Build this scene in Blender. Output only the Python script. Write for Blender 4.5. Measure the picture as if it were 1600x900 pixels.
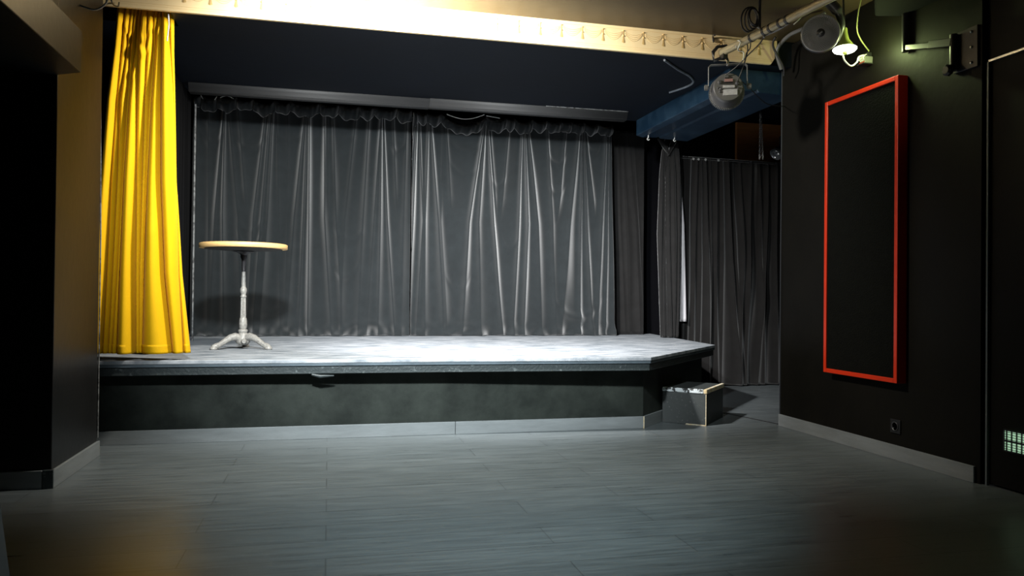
import bpy, math, random
import numpy as np
from mathutils import Vector, Matrix
random.seed(7); rng = np.random.RandomState(11)
S = bpy.context.scene
for o in list(bpy.data.objects): bpy.data.objects.remove(o)
C = S.collection
PI = math.pi
V = Vector

# ---------------------------------------------------------------- camera
R_ = V((0.97274462, -0.23165581, 0.01017341)); U_ = V((-0.01198596, -0.00641819, 0.99990757)); F_ = V((0.2315691, 0.97277664, 0.00901988))
F_.normalize(); R_ = F_.cross(U_).normalized(); U_ = R_.cross(F_)
EYE = V((0, 0, 0.9)); FPX = 1201.4
cd = bpy.data.cameras.new('camera'); cam = bpy.data.objects.new('camera', cd); C.objects.link(cam)
cam.matrix_world = Matrix(((R_.x, U_.x, -F_.x, 0), (R_.y, U_.y, -F_.y, 0), (R_.z, U_.z, -F_.z, .9), (0, 0, 0, 1)))
cd.sensor_width = 36; cd.lens = FPX / 1600 * 36; cd.clip_start = .02
S.camera = cam
S.view_settings.view_transform = 'Standard'; S.view_settings.look = 'None'
S.view_settings.exposure = 0.0; S.view_settings.gamma = 1; S.view_settings.use_curve_mapping = False

def px(x, y, Y):                     # where the sight line of a photo point meets the depth Y
    d = R_ * ((x - 800) / FPX) - U_ * ((y - 450) / FPX) + F_
    return EYE + d * (Y / d.y)

# ---------------------------------------------------------------- world and lights
w = bpy.data.worlds.new('world'); S.world = w; w.use_nodes = True
w.node_tree.nodes['Background'].inputs[0].default_value = (.02, .022, .025, 1); w.node_tree.nodes['Background'].inputs[1].default_value = .3

def spot(name, loc, target, energy, cone, blend, col, size):
    l = bpy.data.lights.new(name, 'SPOT'); l.energy = energy; l.color = col
    l.spot_size = math.radians(cone); l.spot_blend = blend; l.shadow_soft_size = size
    o = bpy.data.objects.new(name, l); C.objects.link(o); o.location = loc
    o.rotation_euler = (V(target) - V(loc)).to_track_quat('-Z', 'Y').to_euler(); return o
def point(name, loc, energy, col, size):
    l = bpy.data.lights.new(name, 'POINT'); l.energy = energy; l.color = col; l.shadow_soft_size = size
    o = bpy.data.objects.new(name, l); C.objects.link(o); o.location = loc; return o
spot('stage_key_light', (.6, 4.25, 2.44), (1.5, 6.3, .55), 900, 88, .9, (1, .99, 1), .05)
spot('valance_spill_light', (.36, 4.2, 2.54), (.7, 6.2, 1.4), 300, 178, .4, (1, .95, .85), .10)
spot('front_spot_light', (-.15, 1.8, 2.36), (.85, 6.4, 1.0), 1350, 68, .85, (.92, .98, 1), .09)
spot('floor_light', (.7, 1.4, 2.6), (.65, 3.6, 0), 540, 60, 1, (.80, .97, 1), .15)
spot('added_fan_fill_light', (.95, 1.9, .25), (2.55, 4.0, 2.42), 38, 34, .8, (1, .92, .78), .06)  # added fill for fan and pipe; the room has no such lamp
point('wall_lamp_light', (2.99, 3.745, 2.31), 5.5, (.80, 1, .38), .03)

# ---------------------------------------------------------------- helpers
def lk(o, parent=None):
    C.objects.link(o)
    if parent: o.parent = parent
    return o
class MB:
    def __init__(s): s.v = []; s.f = []; s.sm = []
    def add(s, vs, fs, smooth=False):
        b = len(s.v); s.v += [tuple(v) for v in vs]; s.f += [[i + b for i in f] for f in fs]; s.sm += [smooth] * len(fs); return s
    def box(s, c, d, rz=0, M=None):
        x, y, z = d[0] / 2, d[1] / 2, d[2] / 2
        vs = [V((i, j, k)) for k in (-z, z) for j in (-y, y) for i in (-x, x)]
        M = M or Matrix.Rotation(rz, 3, 'Z')
        return s.add([M @ v + V(c) for v in vs], [[0, 2, 3, 1], [4, 5, 7, 6], [0, 1, 5, 4], [2, 6, 7, 3], [0, 4, 6, 2], [1, 3, 7, 5]])
    def bb(s, a, b):
        return s.box([(a[i] + b[i]) / 2 for i in range(3)], [abs(b[i] - a[i]) for i in range(3)])
    def prism(s, poly, z0, z1):
        n = len(poly)
        return s.add([(p[0], p[1], z0) for p in poly] + [(p[0], p[1], z1) for p in poly],
                     [list(range(n))[::-1], list(range(n, 2 * n))] + [[i, (i + 1) % n, n + (i + 1) % n, n + i] for i in range(n)])
    def prof(s, poly, y0, y1):       # polygon in x,z swept along y
        n = len(poly)
        return s.add([(p[0], y0, p[1]) for p in poly] + [(p[0], y1, p[1]) for p in poly],
                     [list(range(n)), list(range(n, 2 * n))[::-1]] + [[i, n + i, n + (i + 1) % n, (i + 1) % n] for i in range(n)])
    def tube(s, pts, r, n=10, cap=True):
        pts = [V(p) for p in pts]; rs = r if isinstance(r, (list, tuple)) else [r] * len(pts)
        vs = []; up = None
        for i, p in enumerate(pts):
            t = (pts[min(i + 1, len(pts) - 1)] - pts[max(i - 1, 0)]).normalized()
            if up is None: up = V((0, 0, 1)) if abs(t.z) < .9 else V((1, 0, 0))
            a = (up - t * up.dot(t)).normalized(); b = t.cross(a); up = a
            for k in range(n):
                th = 2 * PI * k / n; vs.append(p + (a * math.cos(th) + b * math.sin(th)) * rs[i])
        fs = [[i * n + k, i * n + (k + 1) % n, (i + 1) * n + (k + 1) % n, (i + 1) * n + k] for i in range(len(pts) - 1) for k in range(n)]
        s.add(vs, fs, True)
        if cap: s.add(vs[:n], [list(range(n))[::-1]]); s.add(vs[-n:], [list(range(n))])
        return s
    def lathe(s, prof, o=(0, 0, 0), n=32, M=None, flute=0, smooth=True):   # prof: (radius, height)
        vs = []
        for (r, h) in prof:
            for k in range(n):
                th = 2 * PI * k / n; rr = r * (1 - (flute if k % 2 else 0))
                vs.append(V((rr * math.cos(th), rr * math.sin(th), h)))
        if M: vs = [M @ v for v in vs]
        vs = [v + V(o) for v in vs]
        m = len(prof)
        s.add(vs, [[i * n + k, i * n + (k + 1) % n, (i + 1) * n + (k + 1) % n, (i + 1) * n + k] for i in range(m - 1) for k in range(n)], smooth)
        s.add(vs[:n], [list(range(n))[::-1]]); s.add(vs[-n:], [list(range(n))])
        return s
    def build(s, name, m, parent=None, bevel=0, at=None):
        off = parent_loc(parent) if parent else (V(at) if at else V((0, 0, 0)))
        me = bpy.data.meshes.new(name); me.from_pydata([tuple(V(v) - off) for v in s.v], [], s.f); me.update()
        me.polygons.foreach_set('use_smooth', s.sm)
        me.materials.append(m)
        o = bpy.data.objects.new(name, me); lk(o, parent)
        if not parent: o.location = off
        if bevel:
            b = o.modifiers.new('bevel', 'BEVEL'); b.width = bevel; b.segments = 2; b.limit_method = 'ANGLE'
        return o
def parent_loc(o):
    l = V((0, 0, 0))
    while o: l += o.location; o = o.parent
    return l
def thing(name, label, cat, loc=(0, 0, 0), group=None):
    o = bpy.data.objects.new(name, None); o.empty_display_size = .1; lk(o); o.location = loc
    return tag(o, label, cat, group)
def tag(o, label, cat, group=None):
    o['label'] = label; o['category'] = cat
    if group: o['group'] = group
    return o
def struct(o): o['kind'] = 'structure'; return o
def axis_M(n, up=(0, 0, 1)):         # matrix whose local z is n
    z = V(n).normalized(); x = V(up).cross(z).normalized(); y = z.cross(x)
    return Matrix((x, y, z)).transposed()
def smooth_path(pts, k=6):
    pts = [V(p) for p in pts]; P = [pts[0]] + pts + [pts[-1]]; out = []
    for i in range(1, len(P) - 2):
        for j in range(k):
            t = j / k; a, b, c, d = P[i - 1:i + 3]
            out.append(.5 * ((2 * b) + (c - a) * t + (2 * a - 5 * b + 4 * c - d) * t * t + (3 * b - a - 3 * c + d) * t ** 3))
    out.append(pts[-1]); return out

# ---------------------------------------------------------------- materials
def mat(name, base, rough=.6, var=.0, vscale=3, bump=0, bscale=40, metal=0, sheen=0, srough=.35, spec=.5, stretch=(1, 1, 1), base2=None, thr=None, rvar=0, emit=None):
    m = bpy.data.materials.new(name); m.use_nodes = True; N = m.node_tree.nodes; L = m.node_tree.links
    b = N['Principled BSDF']; b.inputs['Roughness'].default_value = rough; b.inputs['Metallic'].default_value = metal
    b.inputs['Specular IOR Level'].default_value = spec
    b.inputs['Base Color'].default_value = (*base, 1)
    if sheen: b.inputs['Sheen Weight'].default_value = sheen; b.inputs['Sheen Roughness'].default_value = srough
    if emit: b.inputs['Emission Color'].default_value = (*emit[0], 1); b.inputs['Emission Strength'].default_value = emit[1]
    tc = N.new('ShaderNodeTexCoord'); mp = N.new('ShaderNodeMapping'); L.new(tc.outputs['Object'], mp.inputs[0]); mp.inputs['Scale'].default_value = stretch
    if var or base2:
        n = N.new('ShaderNodeTexNoise'); n.inputs['Scale'].default_value = vscale; n.inputs['Detail'].default_value = 8; n.inputs['Roughness'].default_value = .65
        L.new(mp.outputs[0], n.inputs['Vector'])
        cr = N.new('ShaderNodeValToRGB'); L.new(n.outputs[0], cr.inputs[0])
        if thr: cr.color_ramp.elements[0].position = thr[0]; cr.color_ramp.elements[1].position = thr[1]
        else: cr.color_ramp.elements[0].position = .3; cr.color_ramp.elements[1].position = .7
        a = base if base2 else tuple(c * (1 - var) for c in base); d = base2 or tuple(c * (1 + var) for c in base)
        cr.color_ramp.elements[0].color = (*a, 1); cr.color_ramp.elements[1].color = (*d, 1)
        L.new(cr.outputs[0], b.inputs['Base Color'])
        if rvar:
            mr = N.new('ShaderNodeMapRange'); L.new(n.outputs[0], mr.inputs[0]); mr.inputs[1].default_value = .3; mr.inputs[2].default_value = .7
            mr.inputs[3].default_value = rough - rvar; mr.inputs[4].default_value = rough + rvar; L.new(mr.outputs[0], b.inputs['Roughness'])
    if bump:
        n2 = N.new('ShaderNodeTexNoise'); n2.inputs['Scale'].default_value = bscale; n2.inputs['Detail'].default_value = 5; L.new(mp.outputs[0], n2.inputs['Vector'])
        bp = N.new('ShaderNodeBump'); bp.inputs['Strength'].default_value = bump; bp.inputs['Distance'].default_value = .01
        L.new(n2.outputs[0], bp.inputs['Height']); L.new(bp.outputs[0], b.inputs['Normal'])
    return m

def plank_mat():
    m = mat('grey_laminate', (.06, .065, .068), .36); N = m.node_tree.nodes; L = m.node_tree.links; b = N['Principled BSDF']
    tc = N.new('ShaderNodeTexCoord')
    br = N.new('ShaderNodeTexBrick'); br.inputs['Scale'].default_value = 1; br.inputs['Brick Width'].default_value = 1.28; br.inputs['Row Height'].default_value = .192
    br.inputs['Mortar Size'].default_value = .0028; br.inputs['Mortar Smooth'].default_value = .3; br.offset = .37
    br.inputs['Color1'].default_value = (.092, .107, .113, 1); br.inputs['Color2'].default_value = (.102, .117, .123, 1); br.inputs['Mortar'].default_value = (.055, .062, .065, 1)
    L.new(tc.outputs['Object'], br.inputs['Vector'])
    mp = N.new('ShaderNodeMapping'); mp.inputs['Scale'].default_value = (2.0, 26, 1); L.new(tc.outputs['Object'], mp.inputs[0])
    n = N.new('ShaderNodeTexNoise'); n.inputs['Scale'].default_value = 1.6; n.inputs['Detail'].default_value = 9; n.inputs['Roughness'].default_value = .7; L.new(mp.outputs[0], n.inputs['Vector'])
    cr = N.new('ShaderNodeValToRGB'); cr.color_ramp.elements[0].position = .3; cr.color_ramp.elements[0].color = (.6, .6, .6, 1); cr.color_ramp.elements[1].position = .75; cr.color_ramp.elements[1].color = (1.45, 1.45, 1.45, 1)
    L.new(n.outputs[0], cr.inputs[0])
    mx = N.new('ShaderNodeMix'); mx.data_type = 'RGBA'; mx.blend_type = 'MULTIPLY'; mx.inputs[0].default_value = 1
    L.new(br.outputs[0], mx.inputs[6]); L.new(cr.outputs[0], mx.inputs[7])
    # pale scuffs and scratches
    mp3 = N.new('ShaderNodeMapping'); mp3.inputs['Scale'].default_value = (2.2, 7, 1); mp3.inputs['Rotation'].default_value = (0, 0, .5); L.new(tc.outputs['Object'], mp3.inputs[0])
    n3 = N.new('ShaderNodeTexNoise'); n3.inputs['Scale'].default_value = 4; n3.inputs['Detail'].default_value = 14; n3.inputs['Roughness'].default_value = .8; n3.inputs['Distortion'].default_value = 1.5; L.new(mp3.outputs[0], n3.inputs['Vector'])
    c3 = N.new('ShaderNodeValToRGB'); c3.color_ramp.elements[0].position = .56; c3.color_ramp.elements[1].position = .74; c3.color_ramp.elements[0].color = (0, 0, 0, 1); c3.color_ramp.elements[1].color = (.7, .7, .7, 1); L.new(n3.outputs[0], c3.inputs[0])
    mx2 = N.new('ShaderNodeMix'); mx2.data_type = 'RGBA'; L.new(c3.outputs[0], mx2.inputs[0]); L.new(mx.outputs[2], mx2.inputs[6]); mx2.inputs[7].default_value = (.2, .21, .21, 1)
    L.new(mx2.outputs[2], b.inputs['Base Color'])
    mr = N.new('ShaderNodeMapRange'); L.new(n.outputs[0], mr.inputs[0]); mr.inputs[1].default_value = .3; mr.inputs[2].default_value = .7; mr.inputs[3].default_value = .26; mr.inputs[4].default_value = .40; L.new(mr.outputs[0], b.inputs['Roughness'])
    bp = N.new('ShaderNodeBump'); bp.inputs['Strength'].default_value = .12; bp.inputs['Distance'].default_value = .004; L.new(n.outputs[0], bp.inputs['Height']); L.new(bp.outputs[0], b.inputs['Normal'])
    return m

M_floor = plank_mat()
M_wall = mat('black_satin_wall', (.0060, .0058, .0056), .42, .25, 3, .12, 18, spec=.4)
M_wallR = mat('black_wall_paint', (.0040, .0035, .0023), .6, .25, 4, .2, 14, spec=.13)
M_void = mat('black_matt', (.003, .003, .004), .9, spec=.05)
M_ceil = mat('brown_ceiling_paint', (.062, .044, .022), .45, .3, 1.2, .25, 5, spec=.4)
M_sceil = mat('navy_ceiling_paint', (.0022, .0048, .0105), .6, .25, 1.5, .1, 12, spec=.2)
M_navy = mat('navy_beam_paint', (.008, .025, .050), .36, 0, 3.5, .2, 10, base2=(.035, .075, .12), thr=(.48, .85))
M_skirt = mat('grey_skirting', (.17, .185, .19), .45, .15, 4, .1, 60, stretch=(1, 1, 6))
M_deck = mat('worn_grey_deck', (.13, .155, .18), .5, 0, 5.5, .15, 60, stretch=(1, 3, 1), base2=(.52, .54, .57), thr=(.32, .78), rvar=.08)
M_lip = mat('blue_grey_edge', (.075, .10, .12), .5, .3, 6, .1, 30)
M_fascia = mat('chipped_black_edge', (.026, .034, .036), .5, 0, 30, .3, 60, base2=(.20, .23, .23), thr=(.60, .80))
M_face = mat('scuffed_black_panel', (.007, .010, .008), .7, 0, 4.0, .15, 30, base2=(.026, .032, .027), thr=(.35, .72), spec=.25)
M_velvet = mat('black_velvet', (.0140, .0172, .0188), .85, .15, 9, .12, 220, sheen=.72, srough=.48, spec=.08)
M_velvet2 = mat('faded_black_cloth', (.015, .0145, .0145), .85, .2, 5, .2, 160, sheen=.4, spec=.1)
M_yellow = mat('yellow_cloth', (.66, .375, .001), .8, .04, 6, .12, 260, sheen=.05, spec=.2)
M_hem = mat('yellow_hem', (.62, .35, .001), .8, .05, 8, .2, 200, spec=.2)
M_cream = mat('cream_wallpaper', (.80, .62, .34), .55, .06, 6)
M_swag = mat('tan_print', (.72, .53, .27), .6)
M_tassel = mat('ochre_print', (.48, .32, .12), .6)
M_pelmet = mat('dark_grey_vinyl', (.030, .030, .031), .6, .15, 12, .1, 80, stretch=(.2, 1, 1))
M_stitch = mat('stitching', (.02, .02, .02), .8)
M_white = mat('white_paint', (.6, .6, .58), .6, .2, 20)
M_tape = mat('white_tape', (.75, .75, .72), .6)
M_post = mat('worn_white_edge', (.16, .165, .165), .6, 0, 25, base2=(.03, .03, .03), thr=(.45, .6))
M_red = mat('orange_red_lacquer', (.62, .030, .004), .36, .08, 5, .05, 40)
M_felt = mat('black_felt', (.003, .0034, .0026), .95, .3, 30, .6, 120, spec=.1)
M_iron = mat('grey_white_iron', (.29, .28, .255), .42, 0, 70, .25, 90, metal=.0, base2=(.15, .145, .14), thr=(.40, .70))
M_dkiron = mat('dark_iron', (.03, .028, .03), .4, .2, 20, metal=.4)
M_top = mat('oak_laminate', (.62, .40, .17), .45, .12, 6, stretch=(1, 8, 1))
M_band = mat('light_wood_edge', (.80, .50, .20), .45, .1, 10)
M_under = mat('dark_underside', (.02, .018, .016), .6)
M_black = mat('black_plastic', (.012, .012, .013), .35)
M_fan = mat('dark_grey_plastic', (.055, .055, .058), .38)
M_fanl = mat('grille_plastic', (.38, .38, .38), .35)
M_steel = mat('steel', (.55, .55, .54), .32, .1, 20, metal=.9)
M_chrome = mat('bright_steel', (.8, .8, .8), .2, metal=.95)
M_pipe = mat('old_brass_pipe', (.33, .28, .17), .45, .3, 9, .1, 30, metal=.25, stretch=(6, 1, 6))
M_cable = mat('black_cable', (.012, .012, .012), .45)
M_gcable = mat('grey_cable', (.30, .30, .30), .5, .3, 9)
M_wcable = mat('white_cable', (.65, .66, .58), .5)
M_board = mat('raw_board_edge', (.55, .42, .22), .7, 0, 22, .2, 60, base2=(.72, .66, .52), thr=(.4, .6))
M_chip = mat('chipped_white_paint', (.55, .60, .62), .6, 0, 26, base2=(.02, .022, .022), thr=(.50, .56))
M_boxm = mat('scuffed_black_box', (.038, .044, .044), .5, 0, 60, .1, 40, base2=(.20, .20, .19), thr=(.60, .76))
M_brown = mat('brown_wood', (.42, .17, .05), .6, .2, 5, stretch=(1, 1, 6))
M_glow = mat('lamp_glow', (1, 1, .95), .5, emit=((.97, 1, .86), 14))
M_green = mat('green_and_lamp_tint', (.30, .33, .08), .5)  # connector is green; on the dark shade this paints in lamplight
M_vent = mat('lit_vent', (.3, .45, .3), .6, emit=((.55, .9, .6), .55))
M_pcb = mat('label_plate', (.62, .62, .64), .35, .2, 30, metal=.5)
M_pink = mat('brown_label', (.25, .14, .13), .5)
M_box_w = mat('grey_white_box', (.10, .10, .095), .45)
M_boxred = mat('red_label', (.35, .06, .03), .5)

# ---------------------------------------------------------------- the room
b = MB().bb((-4.5, -2.6, -.12), (6.0, 8.2, 0)); struct(b.build('floor', M_floor))
b = MB().bb((-4.5, -2.6, 2.66), (4.9, 4.70, 2.95)); b.bb((-1.55, 4.70, 2.70), (-.91, 4.958, 2.95)); struct(b.build('ceiling', M_ceil))
b = MB().prism([(-.90, 4.725), (3.30, 4.725), (3.30, 6.55), (-1.7, 6.55), (-1.7, 4.96), (-.90, 4.96)], 2.497, 2.79); o = struct(b.build('ceiling_stage', M_sceil))
b = MB().bb((-1.9, 6.56, 2.80), (5.1, 8.2, 2.9)); b.bb((3.31, 4.84, 2.80), (5.1, 6.56, 2.9)); struct(b.build('ceiling_backstage', M_void))
b = MB().bb((-1.9, 7.75, 0), (5.1, 7.9, 2.78)); struct(b.build('wall_back', M_void))
b = MB().bb((-1.75, 4.62, 0), (-1.55, 7.75, 2.78)); struct(b.build('wall_stage_left', M_void))
b = MB().bb((4.9, -2.6, 0), (5.05, 7.75, 2.78)); struct(b.build('wall_passage', M_void))
b = MB().bb((3.1, 3.125, 0), (3.28, 4.83, 2.655)); struct(b.build('wall_right', M_wallR))
b = MB().bb((3.13, -2.5, 2.075), (3.28, 3.12, 2.655)); b.bb((3.13, -2.5, 0), (3.28, 1.98, 2.07)); struct(b.build('wall_right_front', M_wallR))
b = MB().bb((-4.5, -2.75, 0), (5.0, -2.61, 2.655)); struct(b.build('wall_rear', M_wall))
b = MB().bb((-3.2, -2.6, 0), (-3.05, 3.88, 2.655)); struct(b.build('wall_left', M_wall))
b = MB().bb((-3.2, 3.9, 0), (-1.22, 4.60, 2.655)); b.bb((-1.62, -2.6, 2.075), (-1.22, 3.9, 2.655)); struct(b.build('wall_pilaster', M_wall, bevel=.004))
b = MB().prism([(-1.75, -2.6), (-1.1, -2.6), (-1.1, 3.825), (-1.22, 3.9), (-1.75, 3.9)], 1.885, 2.072); struct(b.build('trim_lintel', M_wall, bevel=.003))
# skirtings
b = MB().bb((-1.22, 3.885, 0), (-1.206, 4.60, .082)); b.bb((-1.215, 4.60, 0), (-1.206, 4.61, .082)); struct(b.build('baseboard_pilaster', M_skirt, bevel=.002))
b = MB().bb((-3.0, 3.884, 0), (-1.255, 3.899, .082)); struct(b.build('baseboard_left', M_skirt, bevel=.002))
b = MB().bb((-1.252, 3.880, 0), (-1.207, 3.8995, .084)); struct(b.build('trim_corner_block', M_fascia, bevel=.002))
b = MB().bb((3.086, 3.15, 0), (3.0995, 4.835, .082)); struct(b.build('baseboard_right', M_skirt, bevel=.002))
b = MB().tube([px(158, 28, 4.6), px(158, 40, 4.6) + V((0, .005, -.3)), (-1.217, 4.606, 1.2), (-1.217, 4.606, .1)], .004, 6)
struct(b.build('trim_pilaster_edge', M_post))
b = MB().bb((3.094, 4.831, 0), (3.102, 4.836, 2.655)); struct(b.build('trim_edge_highlight', mat('edge_highlight', (.05, .055, .065), .5)))  # pale strip that paints in the highlight along the wall's end edge
a_, b_ = V((2.995, 5.444, 0)), V((3.127, 4.845, 0)); d_ = (b_ - a_).normalized(); q_ = V((-d_.y, d_.x, 0)) * .006; b = MB().prism([a_ - q_, b_ - q_, b_ + q_, a_ + q_][:], .0005, .003); struct(b.build('trim_threshold', M_dkiron))
# door on the right, seen only at its leading edge
o = MB().bb((3.128, 2.0, .01), (3.17, 3.098, 2.058)).build('door_1', M_wallR, bevel=.002); struct(o)
b = MB().bb((3.112, 3.098, 0), (3.128, 3.108, 2.068)); b.build('edge_strip', mat('door_edge_strip', (.10, .115, .12), .4), o)
b = MB().bb((3.112, 2.0, 2.058), (3.128, 3.108, 2.068)); b.build('top_strip', M_steel, o)
g = MB().bb((3.116, 2.60, .192), (3.1275, 3.0, .284)).build('vent_grille', M_vent, o)
q = MB()
for k in range(15): q.bb((3.110, 2.985 - k * .027, .188), (3.1158, 2.989 - k * .027, .288))
q.bb((3.110, 2.6, .234), (3.1158, 3.0, .241)); q.bb((3.110, 2.6, .284), (3.1158, 3.004, .290)); q.bb((3.110, 2.6, .186), (3.1158, 3.004, .192)); q.bb((3.110, 3.0, .186), (3.1158, 3.005, .29))
for k in range(8): q.bb((3.113, 2.6, .197 + k * .0115), (3.1158, 3.0, .1995 + k * .0115))
q.build('grille_bars', M_black, g)
# navy beam over the right of the stage
b = MB().prof([(2.70, 2.53), (2.70, 2.36), (2.76, 2.345), (2.90, 2.352), (2.915, 2.362), (2.93, 2.345), (3.20, 2.335), (3.28, 2.37), (3.34, 2.53)], 4.86, 6.53)
struct(b.build('trim_beam', M_navy, bevel=.006))

# ---------------------------------------------------------------- the stage
t = thing('stage', 'low black stage with a worn grey deck and an angled right corner', 'stage', (.8, 6, 0))
deck = [(-1.53, 4.80), (-.77, 4.79), (.73, 4.765), (2.06, 4.695), (3.14, 5.85), (3.27, 6.98), (3.36, 7.70), (-1.53, 7.70)]
def inset(poly, d): # pull only the front edges back
    return [(-1.53, poly[0][1] + d), (poly[1][0], poly[1][1] + d), (poly[2][0], poly[2][1] + d), (2.06 - d * .35, poly[3][1] + d), (3.14 - d * .9, 5.85 + d * .4), (3.27 - d, 6.98), (3.36 - d, 7.69), (-1.53, 7.69)]
MB().prism(deck, .478, .5).build('deck', M_deck, t, bevel=.003)
MB().prism(inset(deck, .004), .460, .4778).build('deck_edge', M_lip, t, bevel=.002)
MB().prism(inset(deck, .014), .412, .4598).build('fascia', M_fascia, t, bevel=.003)
face = [(-1.53, 4.915), (2.10, 4.915), (3.0, 5.815), (3.1, 7.0), (3.1, 7.68), (-1.53, 7.68)]
MB().prism(face, 0.0, .4118).build('front_panel', M_face, t)
o = MB().bb((-1.50, 4.90, 0), (.80, 4.9145, .081)).build('skirting', M_skirt, t, bevel=.002)
MB().bb((.803, 4.90, 0), (2.098, 4.9145, .081)).build('skirting', M_skirt, t, bevel=.002)
MB().prism([(2.098, 4.9), (2.106, 4.9), (3.0, 5.795), (2.99, 5.803), (2.098, 4.912)], 0, .081).build('skirting', M_skirt, t, bevel=.001)
MB().bb((2.097, 4.896, 0), (2.103, 4.900, .081)).build('corner_strip', M_board, t)
MB().tube([px(487, 585, 4.80), px(500, 588, 4.80), px(522, 587, 4.80)], [.008, .012, .005], 6).build('loose_splinter', M_fascia, t)

# ---------------------------------------------------------------- cloth
def grid_obj(name, P, m, parent=None, solid=.003, at=None):   # P: array [nz, nx, 3]
    nz, nx, _ = P.shape; off = np.array(parent_loc(parent)) if parent else np.array(at if at else (0, 0, 0))
    me = bpy.data.meshes.new(name)
    idx = np.arange(nz * nx).reshape(nz, nx)
    F = np.stack([idx[:-1, :-1], idx[:-1, 1:], idx[1:, 1:], idx[1:, :-1]], -1).reshape(-1, 4)
    me.vertices.add(nz * nx); me.vertices.foreach_set('co', (P.reshape(-1, 3) - off).ravel())
    me.loops.add(F.size); me.loops.foreach_set('vertex_index', F.ravel())
    me.polygons.add(len(F)); me.polygons.foreach_set('loop_start', np.arange(0, F.size, 4)); me.polygons.foreach_set('loop_total', np.full(len(F), 4))
    me.polygons.foreach_set('use_smooth', np.ones(len(F), bool)); me.update(calc_edges=True); me.materials.append(m)
    o = bpy.data.objects.new(name, me); lk(o, parent)
    if not parent: o.location = off
    if solid: s = o.modifiers.new('solid', 'SOLIDIFY'); s.thickness = solid; s.offset = 0
    return o

def ridge_cloth(x0, x1, z0, z1, Y, ridges, swags, nx, nz, seed=0, x0b=None, x1b=None, noise=1.0, puddle=0):
    """ridges: list of ([(z, x) ...], amp, w_top, w_bot); toward the viewer is -Y"""
    r = np.random.RandomState(seed)
    u = np.linspace(0, 1, nx)[None, :]; v = np.linspace(0, 1, nz)[:, None]
    xa = x0 + (((x0b if x0b is not None else x0) - x0) * (1 - v)); xb = x1 + (((x1b if x1b is not None else x1) - x1) * (1 - v))
    X = xa + (xb - xa) * u; Z = z0 + (z1 - z0) * v + 0 * u
    D = np.zeros_like(X)
    for pts, amp, wt, wb in ridges:
        zs = np.array([p[0] for p in pts])[::-1]; xs = np.array([p[1] for p in pts])[::-1]
        o = np.argsort(zs); xc = np.interp(Z[:, :1], zs[o], xs[o])
        W = wb + (wt - wb) * v; lo, hi = zs.min(), zs.max()
        fade = np.clip((Z[:, :1] - lo) / .25 + (1 if lo <= z0 + .05 else 0), 0, 1)
        a = amp * fade * (.55 + .45 * np.sin(PI * np.clip(v * .8 + .12, 0, 1)))
        D += a * np.exp(-np.abs((X - xc) / W) ** 1.35)
    for (xc, zc, half, dep, amp, wd) in swags:      # U-shaped wrinkles
        zz = zc + dep * ((X - xc) / half) ** 2
        D += amp * np.exp(-((Z - zz) / wd) ** 2) * np.clip(1 - ((X - xc) / half) ** 2, 0, 1)
    for k in range(14):
        f = r.uniform(4, 30); D += noise * .0035 * np.sin(X * f + r.uniform(0, 6) + Z * r.uniform(-3, 3)) * np.sin(Z * r.uniform(.8, 4) + r.uniform(0, 6))
    if puddle:
        low = np.clip(1 - (Z - z0) / puddle, 0, 1) ** 1.5
        for k in range(10):
            f = r.uniform(10, 42); D += low * .010 * np.sin(X * f + r.uniform(0, 6) + Z * r.uniform(-45, 45))
        D += low * .03
    return np.stack([X, Y - D, Z], -1)

def X7(p, Y=7.40): return px(p, 340, Y).x
def rl(a, m, c, amp, wt=.008, wb=.035, end=None):
    wt *= 1.5; wb *= 1.75; amp *= 1.15
    pts = [(2.60, X7(a)), (1.60, X7(m))]
    if c is not None: pts.append((.5, X7(c)))
    return (pts, amp, wt, wb)
RL = [rl(307, 306, 305, .03), rl(324, 326, 327, .02), rl(348, 337, 331, .045), rl(350, 349, 353, .05, .008, .025), rl(354, 372, 380, .03, .01, .04), rl(370, 386, None, .03, .012, .03),
      rl(414, 397, 388, .045), rl(420, 409, 398, .05), rl(425, 419, 408, .05), rl(430, 436, 440, .02), rl(448, 449, 447, .015), rl(475, 460, 450, .045), rl(478, 474, 468, .035, .006, .02), rl(482, 483, 483, .06, .008, .02),
      rl(505, 507, 520, .055, .008, .03), rl(518, 525, 538, .035), rl(512, 513, None, .02), rl(555, 539, 533, .035, .01, .04), rl(575, 567, 560, .05, .01, .04), rl(593, 584, 574, .045), rl(594, 594, 592, .055, .006, .03),
      rl(597, 605, 618, .04, .006, .02), rl(612, 620, None, .035), rl(634, 630, 628, .04, .01, .04)]
RR = [rl(646, 630, 622, .055, .008, .03), rl(649, 644, 637, .06, .007, .022), rl(653, 659, 651, .035, .006, .02), rl(667, 663, 664, .05, .008, .03), rl(670, 683, 694, .055, .007, .035), rl(694, 704, None, .03), rl(690, 688, 700, .02),
      rl(753, 731, 722, .06, .007, .03), rl(755, 746, 751, .055, .008, .035), rl(758, 769, 785, .05, .006, .02), rl(762, 775, None, .03), rl(793, 780, None, .03), rl(813, 808, 801, .05, .006, .022), rl(816, 822, 817, .06, .006, .02),
      rl(821, 838, 846, .05, .006, .035), rl(851, 861, 867, .04, .008, .03), rl(882, 868, None, .035), rl(901, 887, 875, .06, .010, .045), rl(905, 904, 905, .05, .006, .018), rl(908, 914, 924, .05, .006, .02), rl(911, 928, None, .04),
      rl(943, 936, 931, .055, .008, .028), rl(947, 945, 944, .04, .006, .018), rl(950, 953, 958, .04, .006, .02)]
def sw(p, z, halfpx, dep, amp=.018, wd=.03): return (X7(p), z, halfpx * .0066, dep * .45, amp * .9, wd * 1.3)
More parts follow.
